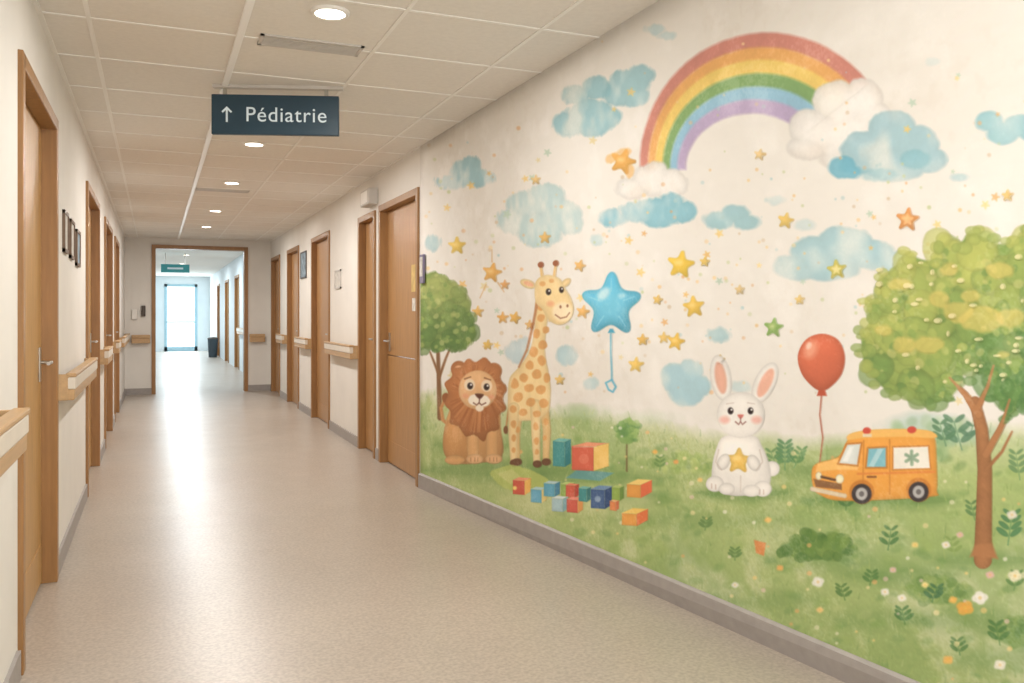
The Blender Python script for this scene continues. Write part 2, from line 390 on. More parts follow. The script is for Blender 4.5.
# ---------------- grass
gxs=[400,450,505,560,600,640,700,760,820,860,900,950,1024,1200]; gys=[384,388,404,402,406,410,424,432,434,432,424,418,422,430]
g=np.interp(PXa,gxs,gys)+(N1-.5)*16+(N2-.5)*4
dpt=PYa-g
m=np.clip(dpt/16,0,1)*.95
gr=np.empty_like(CAN); t=np.clip(dpt/60,0,1)[...,None]; gr[:]=col3((212,219,184))*(1-t)+col3((176,194,126))*t
t=np.clip((dpt-110)/120,0,1)[...,None]; gr=gr*(1-t)+col3((154,177,108))*t
t=np.clip((N0-.40)*3.2,0,1)[...,None]*.6; gr=gr*(1-t)+col3((136,168,96))*t
t=np.clip((N1-.5)*5,0,1)[...,None]*.38; gr=gr*(1-t)+col3((200,208,142))*t
t=np.clip((N2-.57)*4,0,1)[...,None]*.18; gr=gr*(1-t)+col3((120,154,90))*t
gr*=(1+.07*(N3-.5))[...,None]
t=(np.clip((N1*.5+N0*.5-.47)*7,0,1)*np.clip((dpt-80)/60,0,1))[...,None]*.38; gr=gr*(1-t)+col3((218,220,190))*t
CAN[:]=CAN*(1-m[...,None])+gr*m[...,None]; del gr
cloud([(455,402,40,.28),(500,412,30,.25)],(190,202,132),.5,soft=5)
cloud([(925,428,40,.35),(960,434,30,.3)],(182,212,204),.6,soft=4)
cloud([(640,418,36,.2),(590,412,30,.2)],(194,216,180),.5,soft=4)
for (cx,cy,rx,ry,a) in [(495,470,75,10,.5),(580,478,90,9,.35),(742,493,50,8,.65),(880,500,75,9,.7),(985,560,50,8,.5),(700,520,90,8,.25),(470,445,40,8,.4),(790,470,40,8,.4),(640,500,40,6,.3),(900,575,60,10,.4),(820,560,60,10,.35),(760,600,60,9,.3),(960,620,60,12,.4),(1000,660,50,12,.4),(880,620,50,10,.3)]:
    ell(cx,cy,rx,ry,(110,146,84),a=a,soft=ry*.6,wob=2)
def gyat(x): return float(np.interp(x,gxs,gys))
for _ in range(750):
    x=random.uniform(420,1060); y=random.uniform(gyat(x)+8,gyat(x)+30+(x-380)*.42)
    l=random.uniform(2,6)*(1+(x-420)/900); c=random.choice([(128,162,88),(148,178,100),(188,202,122),(112,150,84),(212,218,164)])
    line([(x,y),(x+random.uniform(-2,2),y-l)],1.4,.4,c,a=.36)
for _ in range(330):
    x=random.uniform(560,1060); y=random.uniform(gyat(x)+30,gyat(x)+40+(x-380)*.45)
    r=random.uniform(2,8); ell(x,y,r,r*.55,random.choice([(116,156,90),(138,170,96),(196,207,144),(164,188,110),(104,144,86)]),rot=random.uniform(-.5,.5),a=.32,wob=.8,soft=1.8)
def bushy(B,n,cols,base_c,r0=3,r1=7):
    poly(B,base_c,wob=2.5,a=.8,soft=1.8,sil=False); dabs(B,n,r0,r1,cols,.5,wob=.8,edge=.08)
bushy([(778,550),(788,540),(800,536),(808,530),(822,536),(835,532),(848,540),(858,550),(840,558),(810,560),(785,557)],130,[(92,132,72),(122,158,82),(146,174,96),(106,144,78)],(102,140,76))
bushy([(905,588),(925,575),(950,578),(975,590),(960,602),(920,602)],90,[(112,150,86),(140,172,98),(172,192,120)],(130,162,94))
bushy([(990,632),(1010,618),(1040,615),(1060,640),(1020,650)],60,[(104,144,84),(134,166,94),(164,186,114)],(118,154,88))
B=[(640,470),(660,458),(690,452),(715,462),(712,472),(680,474)]; dabs(B,90,2,6,[(130,164,94),(158,184,106),(190,206,130)],.45)
B=[(860,470),(900,420),(980,424),(975,450)]; dabs(B,60,4,10,[(150,190,150),(176,204,150),(134,174,120)],.3,soft=2)
def sprig(x,y,h,n,col,lean=0,ls=1):
    line([(x,y),(x+lean*.5,y-h*.5),(x+lean,y-h)],1.2,.7,col,a=.85)
    for i in range(n):
        t=.3+.7*i/max(1,n-1); px,py=x+lean*t,y-h*t; l=(2.2+h*.085)*ls*(1.15-.45*t)
        for sgn in (-1,1):
            ell(px+sgn*l*.95,py-l*.55,l,l*.40,col,rot=-sgn*.65,sil=False,a=.88,edge=.08)
fig('painted_sapling'); FIG.append([(617,425),(627,417),(640,428),(636,445),(629,448),(629,471),(625,471),(625,448),(618,442)])
line([(627,471),(627,440)],2,1.4,(132,120,80)); poly([(617,430),(620,422),(628,418),(637,423),(640,432),(635,441),(627,444),(620,440)],(140,176,104),wob=1.2,sil=False,a=.85); dabs(ellpts(628,431,12,13),60,2,4,[(132,172,98),(160,192,116),(108,152,90)],.6); endfig()
sprig(785,470,26,5,(100,150,104),0,1.3); sprig(777,470,18,3,(118,162,106),-6,1.2); sprig(794,468,18,4,(108,156,100),8,1.2)
sprig(962,450,28,3,(108,150,120),-8,1.9); sprig(946,446,22,3,(104,148,112),-6,1.6);sprig(968,440,14,2,(108,150,120),5,1.6)
sprig(846,510,14,3,(94,138,80),0,1.3); sprig(888,550,20,3,(92,138,84),3,1.4); sprig(955,556,16,3,(150,178,104),-4,1.3); sprig(1008,545,30,4,(92,144,98),4,1.5)
sprig(932,602,14,3,(84,130,88),5,1.6);sprig(905,624,14,3,(90,138,80),-3,1.6);sprig(845,600,13,3,(104,144,82),-4,1.4);sprig(1020,480,26,4,(118,158,108),-4,1.3)
sprig(735,560,10,3,(114,152,90),0,1.3);sprig(660,470,12,3,(118,158,92));sprig(1000,645,20,3,(94,138,80),-4,1.6);sprig(1014,590,16,3,(108,150,90),3,1.4)
sprig(870,585,12,3,(100,144,82),2,1.4);sprig(960,655,14,3,(96,140,82),-3,1.5);sprig(705,530,10,3,(116,154,92),2,1.3);sprig(975,520,16,3,(108,150,94),-4,1.3)
def flower(x,y,r,c,cc=(232,196,96)):
    for i in range(4):
        a=i*1.57+x; ell(x+r*.42*math.cos(a),y+r*.34*math.sin(a),r*.5,r*.42,c,a=.85,soft=1.1)
    ell(x,y,r*.2,r*.2,cc,a=.5)
for f in [(980,598,9,(246,243,236)),(902,598,5,(244,240,230)),(885,592,5,(244,240,230)),(965,608,10,(238,178,84)),(1015,576,8,(246,238,206)),(768,520,4,(240,196,110)),(946,545,5,(246,240,228)),(953,600,5,(240,190,100)),(850,478,3,(244,224,150)),(1012,515,6,(240,232,218)),(960,535,4,(226,188,178)),(735,585,4,(240,236,226)),(820,610,4,(240,206,136)),(1000,665,7,(244,238,224)),(948,660,6,(238,186,100)),(520,452,3,(240,196,130)),(655,452,3,(238,186,100)),(700,480,3,(240,206,130)),(676,462,3,(232,166,100)),(818,582,7,(240,238,230)),(893,570,4,(236,204,196)),(925,585,4,(244,224,150)),(780,568,4,(238,184,110)),(990,575,5,(232,190,180)),(915,545,4,(244,220,140)),(985,540,5,(240,196,110))]: flower(*f)
for _ in range(120):
    x=random.uniform(560,1050); y=random.uniform(gyat(x)+14,gyat(x)+40+(x-380)*.42)
    r=random.uniform(.8,2.1)*(1+(x-560)/700); ell(x,y,r,r*.9,random.choice([(244,226,170),(244,212,138),(236,182,118),(236,230,200),(228,198,190),(248,244,232)]),a=.62)
# ---------------- speckles in the sky
for _ in range(400):
    x=random.uniform(425,1040); y=random.gauss(260,90)
    if y>400 or y<8: continue
    if y>gyat(x)-6: continue
    if x<560 and y<120: continue
    r=random.uniform(.7,2.1); ell(x,y,r,r,random.choice([(238,204,146),(242,216,162),(230,182,128),(182,210,212),(216,198,172),(200,210,162)]),a=random.uniform(.35,.85))
for _ in range(85):
    x=random.uniform(440,1015); y=random.uniform(60,405)
    if y>gyat(x)-6 or (x<560 and y<150): continue
    if 635<x<900 and y<185: continue
    star(x,y,random.uniform(2.3,4.6),random.choice([(242,208,124),(238,194,112),(244,216,140),(234,182,116),(230,214,160),(190,212,192)]),rot=random.random(),a=.8)
# ---------------- stars
STS=[(623,162,13,(238,182,100),.3),(681,265,14,(242,206,88),.15),(694,307,11,(244,206,100),-.1),(676,342,9,(243,200,92),.2),(664,338,6,(242,208,126),0),(636,365,8,(242,206,110),.1),(457,246,9,(244,210,100),0),(492,273,10,(238,184,100),.2),(908,220,12,(228,160,98),.1),(837,270,10,(214,204,106),-.1),(774,328,10,(146,184,104),.1),(786,221,8,(242,210,124),.2),(503,318,6,(238,182,100),0),(583,312,7,(242,192,116),.2),(478,312,6,(240,196,112),0),(545,238,6,(240,200,124),0),(536,180,5,(242,208,142),0),(760,155,6,(242,212,150),.2),(488,345,5,(242,204,112),.1),(580,266,6,(242,196,122),.3),(505,285,5,(234,176,110),0),(643,340,6,(242,200,112),0),(740,290,5,(242,216,160),0),(515,318,6,(240,192,104),.3),(560,380,5,(242,206,130),0),(1008,196,6,(242,208,136),0),(530,325,5,(236,190,120),0),(705,262,5,(244,212,120),.1),(658,300,5,(242,206,120),.2),(800,300,5,(244,214,140),0),(720,360,5,(242,208,130),.1)]
fig('painted_stars')
for x,y,r,c,ro in STS:
    star(x,y,r,c,rot=ro,wob=.4,edge=.10,ew=2,sh=.10,soft=.9)
    if r>8: ell(x-r*.15,y-r*.15,r*.28,r*.2,(252,236,184),sil=False,a=.45,soft=2)
endfig()
for x,y in ((612,158),(630,172),(625,152)): ell(x,y,7,4,(238,182,100),rot=x,a=.6,wob=1.5,soft=1.2)
star(837,270,5,(238,230,168),a=.7); star(908,220,6,(246,206,150),a=.6)
for q in [(492,262,492,250),(486,285,480,298),(498,283,504,292)]: line([(q[0],q[1]),(q[2],q[3])],1.2,.6,(214,168,108),a=.8)
# ---------------- left tree
fig('painted_tree')
T=[(398,300),(405,282),(420,274),(440,274),(452,282),(462,292),(466,308),(474,322),(473,340),(462,350),(450,347),(440,352),(428,346),(412,352),(400,340),(394,320)]
line([(440,418),(439,385),(438,350),(436,330)],5,2.6,(148,108,74),sil=True,edge=.1); line([(439,378),(446,358),(452,344)],3,1.6,(148,108,74)); line([(438,372),(430,352)],3,1.6,(148,108,74))
poly(T,(142,168,92),wob=2,edge=.08,soft=1.4)
def tc1(x,y):
    k=np.clip((y-275)/75+(x-430)/160+random.uniform(-.25,.25),0,1); a=np.array((188,200,118)); b_=np.array((104,140,76)); return tuple(a+(b_-a)*k)
dabs(T,200,5,10,tc1,.65,wob=1,edge=.16,ew=2); dabs(T,120,1.5,3.5,[(192,202,124),(116,150,82),(206,210,140),(156,182,98)],.5)
endfig()
# ---------------- right tree
fig('painted_tree')
TR=(184,130,88)
line([(983,560),(984,520),(985,470),(982,430),(975,402)],18,11,TR,sil=True,edge=.18,ew=3,tex=.12)
poly([(975,545),(970,557),(978,556),(990,558),(998,559),(992,543)],TR,sm=False,sil=False,soft=1.5)
line([(979,415),(966,395),(950,378)],9,3,TR,sil=True,edge=.1); line([(986,455),(1000,430),(1012,404),(1020,385)],8,3,TR,sil=True,edge=.1)
line([(978,408),(988,386),(996,362)],7,3,TR,edge=.1); line([(986,470),(1002,452),(1012,432)],4,2,TR,edge=.1)
T2=[(863,352),(862,334),(870,322),(868,305),(880,296),(884,278),(900,272),(910,256),(930,260),(940,245),(958,246),(972,234),(990,242),(1008,244),(1030,234),(1070,246),(1100,280),(1125,330),(1110,385),(1070,405),(1030,398),(1010,414),(995,396),(985,374),(965,376),(955,396),(935,402),(920,394),(905,388),(893,394),(880,382),(868,372)]
poly(T2,(140,168,92),wob=2,edge=.08,soft=1.4)
def tc2(x,y):
    k=float(np.clip((y-240)/190+(x-940)/340+random.uniform(-.28,.28),0,1)); a=np.array((196,202,112)); b_=np.array((104,146,84)); return tuple(a+(b_-a)*k)
dabs(T2,260,11,22,tc2,.66,wob=1.8,edge=.17,ew=2.5,soft=1.1)
def tc3(x,y): return random.choice([(206,208,124),(176,190,104),(132,166,92),(104,142,82),(216,210,140),(190,200,112)])
dabs(T2,260,2,6,tc3,.42,wob=.6,soft=1.0)
for i in range(0,len(T2)):
    x,y=T2[i]
    if x<1060:
        for _ in range(3): ell(x+random.uniform(-7,7),y+random.uniform(-6,6),random.uniform(4,8),random.uniform(3,7),tc2(x,y),sil=False,a=.7,wob=1.2,edge=.12,ew=2)
for q in [(985,320,22,14),(960,312,14,9),(1010,318,16,11),(940,300,9,7),(930,345,14,8),(905,345,10,7),(1005,355,9,6),(972,296,10,6),(900,285,12,7),(1000,270,14,8),(885,330,8,6),(950,270,10,6)]:
    ell(*q,(228,208,118),a=.62,wob=3.5,soft=1.6,edge=.05)
for _ in range(46):
    x=random.uniform(880,1060);y=random.uniform(255,385); ell(x,y,random.uniform(1.5,4),random.uniform(1.2,3),(246,234,188),a=.7)
dabs([(985,380),(1060,360),(1060,400),(1010,412)],70,5,11,[(94,138,82),(112,152,88)],.6,wob=1,edge=.12,ew=2)
line([(979,415),(966,395),(950,378)],6,2,TR,a=.9); line([(978,408),(988,386),(994,366)],5,2,TR,a=.9); line([(986,455),(1000,430),(1010,400)],6,2,TR,a=.9)
endfig()
# ---------------- lion (seated, haunch to the left, body leaning right)
fig('painted_lion')
LB=(220,168,112);LM_=(190,126,80)
line([(449,425),(443,420),(441,408),(445,400)],3.5,3,(200,146,94),sil=True); ell(446,398,4,5,(160,102,64))
poly([(458,398),(449,412),(444,432),(445,452),(456,463),(480,463),(502,456),(501,430),(498,405),(478,392)],LB,sh=.12,edge=.12,ew=3,wob=.4)
poly([(447,422),(443,440),(445,455),(454,462),(468,461),(472,446),(464,428),(455,420)],(212,158,102),edge=.16,wob=.3,sh=.08)
for x in (473,492):
    line([(x,428),(x,455)],12,11,(228,178,122),sil=True,edge=.14,ew=2); ell(x+2,459,8.5,5,(234,188,138),edge=.14,ew=2)
ell(455,460,10,4.8,(228,178,122),edge=.14,ew=2)
for x in (473,492):
    for q in (-2,2,5): line([(x+q,461),(x+q,458)],.8,.6,(160,108,70),a=.7)
ell(459,369,8,8,LM_,edge=.1);ell(494,371,8,8,LM_,edge=.1);ell(459,370,4.5,4.5,(230,180,138));ell(494,372,4.5,4.5,(230,180,138))
Mn=[(461,367),(468,359),(476,362),(485,358),(492,365),(500,369),(501,380),(507,388),(503,398),(506,409),(499,416),(499,429),(489,432),(484,441),(475,435),(466,436),(459,427),(450,423),(451,412),(445,404),(449,394),(445,384),(452,377),(453,369)]
poly(Mn,LM_,wob=.8,edge=.12,ew=4,sh=.1)
for i in range(90):
    a=random.uniform(0,6.28); line([(477+15*math.cos(a),394+16*math.sin(a)),(477+26*math.cos(a+.15),399+33*math.sin(a+.15))],2.4,.8,random.choice([(164,102,62),(212,152,102),(202,138,90)]),a=.5)
ell(478,390,19,19.5,(236,190,140),edge=.08,ew=3,sh=.06)
ell(470,385,5.5,6,(248,232,208),a=.8,sil=False);ell(487,386,5.5,6,(248,232,208),a=.8,sil=False)
ell(470.5,386,2.8,3.3,(50,36,32),sil=False);ell(487,387,2.8,3.3,(50,36,32),sil=False);ell(471.4,384.8,1,1,(255,255,255),sil=False);ell(488,385.8,1,1,(255,255,255),sil=False)
line([(465,379),(471,377)],1.2,.8,(140,90,60));line([(485,378),(491,380)],1.2,.8,(140,90,60))
ell(475,400,6.5,5.5,(250,240,224),sil=False);ell(484,401,6.5,5.5,(250,240,224),sil=False);ell(480,408,4,3.6,(246,232,212),sil=False)
poly([(475.5,394),(484,394.5),(480,399)],(104,64,50),sil=False);line([(480,399),(479.5,403)],1,.8,(120,76,58));line([(474,403),(477,405),(479.5,403),(482,405),(486,403)],1,1,(120,76,58))
ell(466,396,3.4,2.4,(234,158,126),a=.6,sil=False,soft=1.5);ell(492,397,3,2.4,(234,158,126),a=.6,sil=False,soft=1.5)
endfig()
# ---------------- giraffe
fig('painted_giraffe')
G=(247,220,164);GP=(226,168,104);GD=(234,200,140)
line([(519,400),(516,435),(517,460)],10,6.5,GD,sil=True,edge=.12,ew=2); line([(543,400),(547,430),(546,460)],10,6.5,GD,sil=True,edge=.12,ew=2)
line([(511,395),(508,415),(506,428)],2.5,1.6,(200,150,98));ell(506,430,2.4,4,(138,96,66))
poly([(520,366),(510,378),(508,395),(509,410),(514,420),(526,421),(540,419),(549,410),(551,392),(549,375),(545,350),(547,325),(549,308),(536,300),(535,325),(530,350)],G,edge=.10,ew=3,wob=.3)
line([(514,408),(513,435),(514,461)],11,7,G,sil=True,edge=.12,ew=2); line([(536,405),(536,435),(537,462)],11,7,G,sil=True,edge=.12,ew=2)
for x,y in ((514,463),(517,462),(537,464),(546,462)): ell(x+.5,y,4.6,3.6,(124,88,64),edge=.1)
random.seed(3)
pt=[(541,318,4,4),(546,330,3,4),(537,334,3.5,4.5),(543,345,4,5),(534,352,4,4.5),(542,361,4,5),(530,366,4,4.5),(537,375,5,5),(547,378,3,5),(524,378,4.5,4.5),(515,384,4,5),(529,388,5,4.5),(541,390,5,5),(518,397,4.5,5),(531,402,5,4.5),(544,404,4.5,4.5),(513,409,3.5,4),(523,412,4,3.5),(537,414,4,3.5),(514,424,2.8,4),(536,427,3,4.2),(514,438,2.4,3.5),(537,441,2.6,3.8),(518,430,2,3),(546,422,2.4,3.5),(545,438,2.2,3),(514,450,2,2.6),(537,452,2,2.8),(541,308,3.5,3)]
for x,y,a,b_ in pt:
    P=[(x+a*random.uniform(.8,1.2)*math.cos(t),y+b_*random.uniform(.8,1.2)*math.sin(t)) for t in [i*math.pi/3+.4 for i in range(6)]]
    poly(P,GP,sil=False,a=.9,tex=.08)
line([(538,300),(533,325),(527,350),(519,367)],3,2,(184,122,78),a=.8)
ell(528,284,8,4.2,G,rot=.35,edge=.15,ew=2);ell(529,284,5,2.2,(234,180,144),rot=.35,sil=False)
ell(566,283,6,3.4,G,rot=-.7,edge=.15,ew=2)
line([(543,280),(541,267)],3.2,2.6,GD,sil=True);ell(541,265,3,3,(160,98,66));line([(554,279),(556,265)],3.2,2.6,GD,sil=True);ell(556,263.5,3,3,(160,98,66))
poly([(535,288),(538,279),(548,275),(560,279),(565,288),(571,298),(574,310),(569,321),(559,325),(549,320),(543,310),(536,302)],G,edge=.10,ew=3)
ell(563,312,10,9.5,(252,234,200),sil=False,a=.9,soft=1.6)
ell(549,292,2.6,3.2,(50,38,34),sil=False);ell(562,290,2.3,3,(50,38,34),sil=False);ell(549.8,291,.9,.9,(255,255,255),sil=False);ell(562.6,289,.8,.8,(255,255,255),sil=False)
ell(561,307,1,1.4,(150,100,70),sil=False);ell(568,306,1,1.4,(150,100,70),sil=False);line([(556,315),(561,318.5),(567,317),(570,313)],1.1,1,(160,108,80))
ell(551,304,3.6,2.8,(238,166,126),a=.65,sil=False,soft=1.6);ell(543,284,3,2.5,GP,sil=False,a=.8);ell(552,281,2.4,2,GP,sil=False,a=.8)
endfig()
# ---------------- star balloon
fig('star_balloon')
SB=[]
for i in range(5):
    a0=.02+i*2*math.pi/5
    for da,rr in ((-.16,30),(0,33),(.16,30),(.628,20)):
        SB.append((611.5+rr*.93*math.sin(a0+da),305-rr*math.cos(a0+da)))
line([(611,334),(611,352),(612,372),(612,380)],1.8,1.6,(120,186,210),a=.95)
line([(612,380),(606,383),(609,390),(613,392),(616,387),(612,380)],1.8,1.6,(104,186,216))
poly(SB,(104,196,230),edge=.14,ew=4,sh=.12,tex=.03)
ell(611,306,15,15,(140,216,240),sil=False,a=.5,soft=7);ell(604,294,7,4.5,(218,243,250),sil=False,a=.75,rot=-.8,soft=2.2);ell(622,296,4,2.6,(194,233,246),sil=False,a=.6,soft=1.6)
for i in range(5):
    a0=i*2*math.pi/5; line([(611.5+13*math.sin(a0),305-14*math.cos(a0)),(611.5+24*math.sin(a0),305-26*math.cos(a0))],1.2,.6,(176,228,244),a=.5)
poly([(608,333),(615,333),(613,329),(610,329)],(84,172,204),sm=False)
FIG.append([(610,334),(612.5,334),(613,380),(617,387),(613,393),(607,390),(605,383),(610.5,380)])
endfig()
# ---------------- blocks
def block(x,y,w,h,d,front,top,side,skew=.45,name='toy_block'):
    fig(name)
    dx,dy=d,d*skew
    poly([(x,y),(x+w,y+1),(x+w,y-h+1),(x,y-h)],front,sm=False,edge=.06,ew=2,soft=.6)
    poly([(x,y-h),(x+w,y-h+1),(x+w+dx,y-h-dy+1),(x+dx,y-h-dy)],top,sm=False,soft=.6)
    poly([(x+w,y+1),(x+w,y-h+1),(x+w+dx,y-h-dy+1),(x+w+dx,y-dy)],side,sm=False,soft=.6)
    endfig()
RE=(218,104,84);OR=(240,170,88);TL=(82,156,156);GN=(156,186,94);LB2=(182,208,212)
ell(575,500,75,14,(208,213,158),a=.55,soft=5,wob=2)
poly([(566,478),(600,481),(614,473),(578,469)],(98,160,176),sm=False,a=.75)
poly([(490,473),(512,465),(535,472),(550,484),(528,491),(506,489)],(186,200,114),wob=1,a=.9); poly([(497,474),(512,469),(524,480),(510,484)],(206,210,138),a=.7,sm=False)
block(553,466,12,25,6,TL,(112,182,178),(62,132,136)); block(572,470,22,24,15,(224,112,88),(238,158,122),(244,204,116),.25)
line([(574,447),(596,447)],1,1,(244,204,186),a=.5); ell(584,459,5,5,(236,146,120),a=.5,sil=False)
block(513,494,12,14,6,RE,(240,158,122),(240,188,100)); block(531,502,11,13,5,(114,180,208),(186,218,222),(232,210,136)); block(544,496,11,13,5,(106,176,202),LB2,(80,138,166))
block(561,498,9,14,5,(156,186,98),(194,210,132),(128,156,82)); block(566,497,9,12,4,RE,(236,140,112),(184,78,66)); block(552,511,11,13,5,(174,204,210),(214,228,228),(136,176,186)); block(567,512,11,13,5,(220,106,90),(240,148,130),(228,160,96))
block(579,501,8,13,4,TL,(128,192,188),(70,128,128)); block(591,508,14,19,8,(76,104,150),(118,150,188),(58,82,126)); block(612,500,8,13,4,GN,(184,204,122),(118,152,78))
block(627,497,14,13,11,OR,(250,218,132),(236,122,84)); block(622,525,15,12,11,OR,(248,210,114),(232,128,80)); block(610,510,6,9,3,(236,148,94),(240,186,132),(212,120,84))
ell(598,499,3,3,(166,190,214),a=.7);ell(515,488,2,2,(250,220,130))
poly([(754,540),(766,543),(764,556),(756,553)],(228,138,82),sm=False,a=.85)
# ---------------- rabbit
fig('painted_rabbit')
Wr=(250,247,242);PK=(240,186,164)
ell(772,469,8,8,Wr,edge=.14,ew=2.5,wob=.5)
ell(721,378,10.5,23,Wr,rot=-.16,edge=.14,ew=3);ell(721,378,5.6,16,PK,rot=-.16,sil=False,edge=.05,soft=1.3)
ell(765,383,10.5,22,Wr,rot=.45,edge=.14,ew=3);ell(766,383,5.6,15.5,PK,rot=.45,sil=False,soft=1.3)
poly([(725,436),(716,450),(712,470),(714,486),(728,495),(745,496),(764,493),(771,480),(769,462),(762,446),(754,436)],Wr,edge=.15,ew=4,sh=.05)
ell(715,484,9,8,Wr,edge=.16,ew=2);ell(763,489,9,8,Wr,edge=.16,ew=2);ell(727,489,8,6,Wr,edge=.16,ew=2);ell(752,491,9,6,Wr,edge=.14,ew=2)
for x,y in ((712,488),(716,489),(760,494),(764,494)): line([(x,y),(x,y-4)],.9,.7,(190,164,154),a=.7)
ell(741,415,24,23,Wr,edge=.14,ew=4,sh=.03); ell(741,424,22,15,Wr,sil=False,edge=0,a=.6,soft=3)
ell(731,411,2.8,3.4,(48,38,38),sil=False);ell(751,411,2.8,3.4,(48,38,38),sil=False);ell(732,409.8,1,1,(255,255,255),sil=False);ell(752,409.8,1,1,(255,255,255),sil=False)
ell(725,420,5,3.6,(242,174,160),a=.7,sil=False,soft=2);ell(757,420,5,3.6,(242,174,160),a=.7,sil=False,soft=2)
poly([(738,415),(744,415),(741,419)],(218,130,120),sil=False);line([(741,418),(741,422)],1,.8,(150,106,98));line([(736,422),(739,424.5),(741,422),(743,424.5),(746,422)],1.1,1,(150,106,98))
line([(727,404),(734,403)],.9,.6,(190,174,166),a=.6);line([(748,403),(755,404)],.9,.6,(190,174,166),a=.6)
star(739,461,13,(246,204,104),rot=.05,inner=.6,edge=.14,ew=2.5); ell(737,458,4,3,(252,228,156),a=.6,sil=False,soft=1.6)
ell(724,462,6,8.5,Wr,rot=.5,edge=.2,ew=2);ell(754,463,6,8.5,Wr,rot=-.5,edge=.2,ew=2)
line([(719,450),(716,462),(722,470)],1,.7,(204,192,182),a=.8);line([(760,450),(763,462),(757,470)],1,.7,(204,192,182),a=.8);line([(741,476),(741,492)],1,.8,(210,200,190),a=.7)
endfig()
# ---------------- red balloon
fig('red_balloon')
line([(822,392),(820,415),(823,438),(820,462)],1.3,1.1,(186,106,84))
FIG.append([(821,392),(823,392),(821,415),(824,438),(821,462),(819,462),(822,438),(819,415)])
poly([(822,334),(838,340),(845,356),(842,374),(831,387),(822,391),(813,387),(802,374),(798,356),(806,340)],(220,118,88),edge=.14,ew=5,sh=.10)
poly([(819,390),(825,390),(827,396),(817,396)],(194,94,70),sm=False)
ell(811,350,6,9,(246,190,162),rot=.4,a=.6,sil=False,soft=3.5);ell(809,346,2.5,3.6,(252,230,214),rot=.4,a=.7,sil=False,soft=1.4)
endfig()
# ---------------- toy van
fig('painted_toy_van')
VO=(240,170,82);VD=(206,132,62)
poly([(813,486),(812,470),(818,463),(838,457),(846,443),(853,434),(870,431),(905,430),(928,432),(935,438),(937,465),(937,490),(930,497),(845,501),(820,495)],VO,edge=.12,ew=3,sh=.06)
poly([(850,434),(870,430),(905,429),(930,431),(936,438),(905,437),(865,438),(848,440)],(246,194,110),sil=False)
poly([(818,464),(838,458),(860,464),(857,470),(836,470),(816,472)],(248,196,116),sm=False,sil=False,soft=1)
poly([(838,464),(847,444),(862,443),(858,466)],(228,234,230),sm=False,sil=False,edge=.06); line([(838,464),(847,444),(862,443),(858,466),(838,464)],1.8,1.8,VD)
poly([(843,461),(850,447),(854,447),(848,462)],(246,248,245),sm=False,sil=False,a=.8)
poly([(866,468),(868,448),(887,447),(887,468)],(136,196,210),sm=False,sil=False);line([(866,468),(868,448),(887,447),(887,468),(866,468)],1.8,1.8,VD)
poly([(869,466),(878,449),(884,449),(874,467)],(196,226,232),sm=False,sil=False,a=.7)
poly([(893,470),(893,447),(929,446),(931,469)],(242,239,228),sm=False,sil=False);line([(893,470),(893,447),(929,446),(931,469),(893,470)],1.4,1.4,VD)
for i in range(3):
    a=i*math.pi/3+.5; line([(912-6.5*math.cos(a),458-6.5*math.sin(a)),(912+6.5*math.cos(a),458+6.5*math.sin(a))],3.2,3.2,(150,176,150))
line([(864,441),(863,494)],1.2,1.2,VD,a=.8);line([(890,440),(890,494)],1.2,1.2,VD,a=.8);line([(858,474),(935,472)],2,2,(228,140,74),a=.9);line([(868,477),(876,477)],1.8,1.8,(130,82,54))
ell(867,431,4,3.4,(216,88,72));ell(912,430,4.5,3.4,(216,88,72)); poly([(863,434),(872,434),(872,437),(863,437)],(236,218,188),sm=False);
poly([(814,479),(842,484),(842,490),(816,487)],(130,94,70),sm=False,sil=False,a=.85); line([(812,489),(845,496)],4.5,4.5,(238,220,190),sil=True,edge=.1)
ell(819,476,3.2,4,(250,242,208),edge=.2,ew=1,sil=False);ell(840,479,4.2,4.6,(250,242,208),edge=.2,ew=1,sil=False);line([(822,477),(835,480)],2.4,2.4,(96,72,58))
for x,y in ((862,494),(919,492)):
    ell(x,y-2,12.5,12,VD,sil=False,a=.9);ell(x,y,10,10,(70,64,66));ell(x,y,6,6.4,(198,197,196),edge=.15,ew=2,sil=False);ell(x,y,2.6,2.8,(116,112,112),sil=False)
endfig()
# faint plaster grain showing through the pigment
lum=CAN.mean(axis=2,keepdims=True); CAN=lum+(CAN-lum)*.98
wgt=(np.clip((N3*.4+N1*.6-.53)*6,0,1)*.12)[...,None]; CAN=CAN*(1-wgt)+col3((242,239,233))*wgt

img=bpy.data.images.new('mural_paint',NX,NY); buf=np.ones((NY,NX,4),np.float32); buf[...,:3]=np.clip(CAN,0,1)
img.pixels.foreach_set(buf.ravel()); img.update(); img.pack()
mm=bpy.data.materials.new('mural_watercolour_paint'); mm.use_nodes=True; nt=mm.node_tree;N=nt.nodes;L=nt.links;b=N['Principled BSDF']
ti=N.new('ShaderNodeTexImage'); ti.image=img; ti.extension='EXTEND'
tc=N.new('ShaderNodeTexCoord'); nz=N.new('ShaderNodeTexNoise'); nz.inputs['Scale'].default_value=70; nz.inputs['Detail'].default_value=6; L.new(tc.outputs['UV'],nz.inputs['Vector'])
mr=N.new('ShaderNodeMapRange'); mr.inputs['To Min'].default_value=.975; mr.inputs['To Max'].default_value=1.025; L.new(nz.outputs['Fac'],mr.inputs['Value'])
vm=N.new('ShaderNodeVectorMath'); vm.operation='SCALE'; L.new(ti.outputs['Color'],vm.inputs[0]); L.new(mr.outputs[0],vm.inputs['Scale']); L.new(vm.outputs[0],b.inputs['Base Color'])
b.inputs['Roughness'].default_value=.7; b.inputs['Specular IOR Level'].default_value=.3
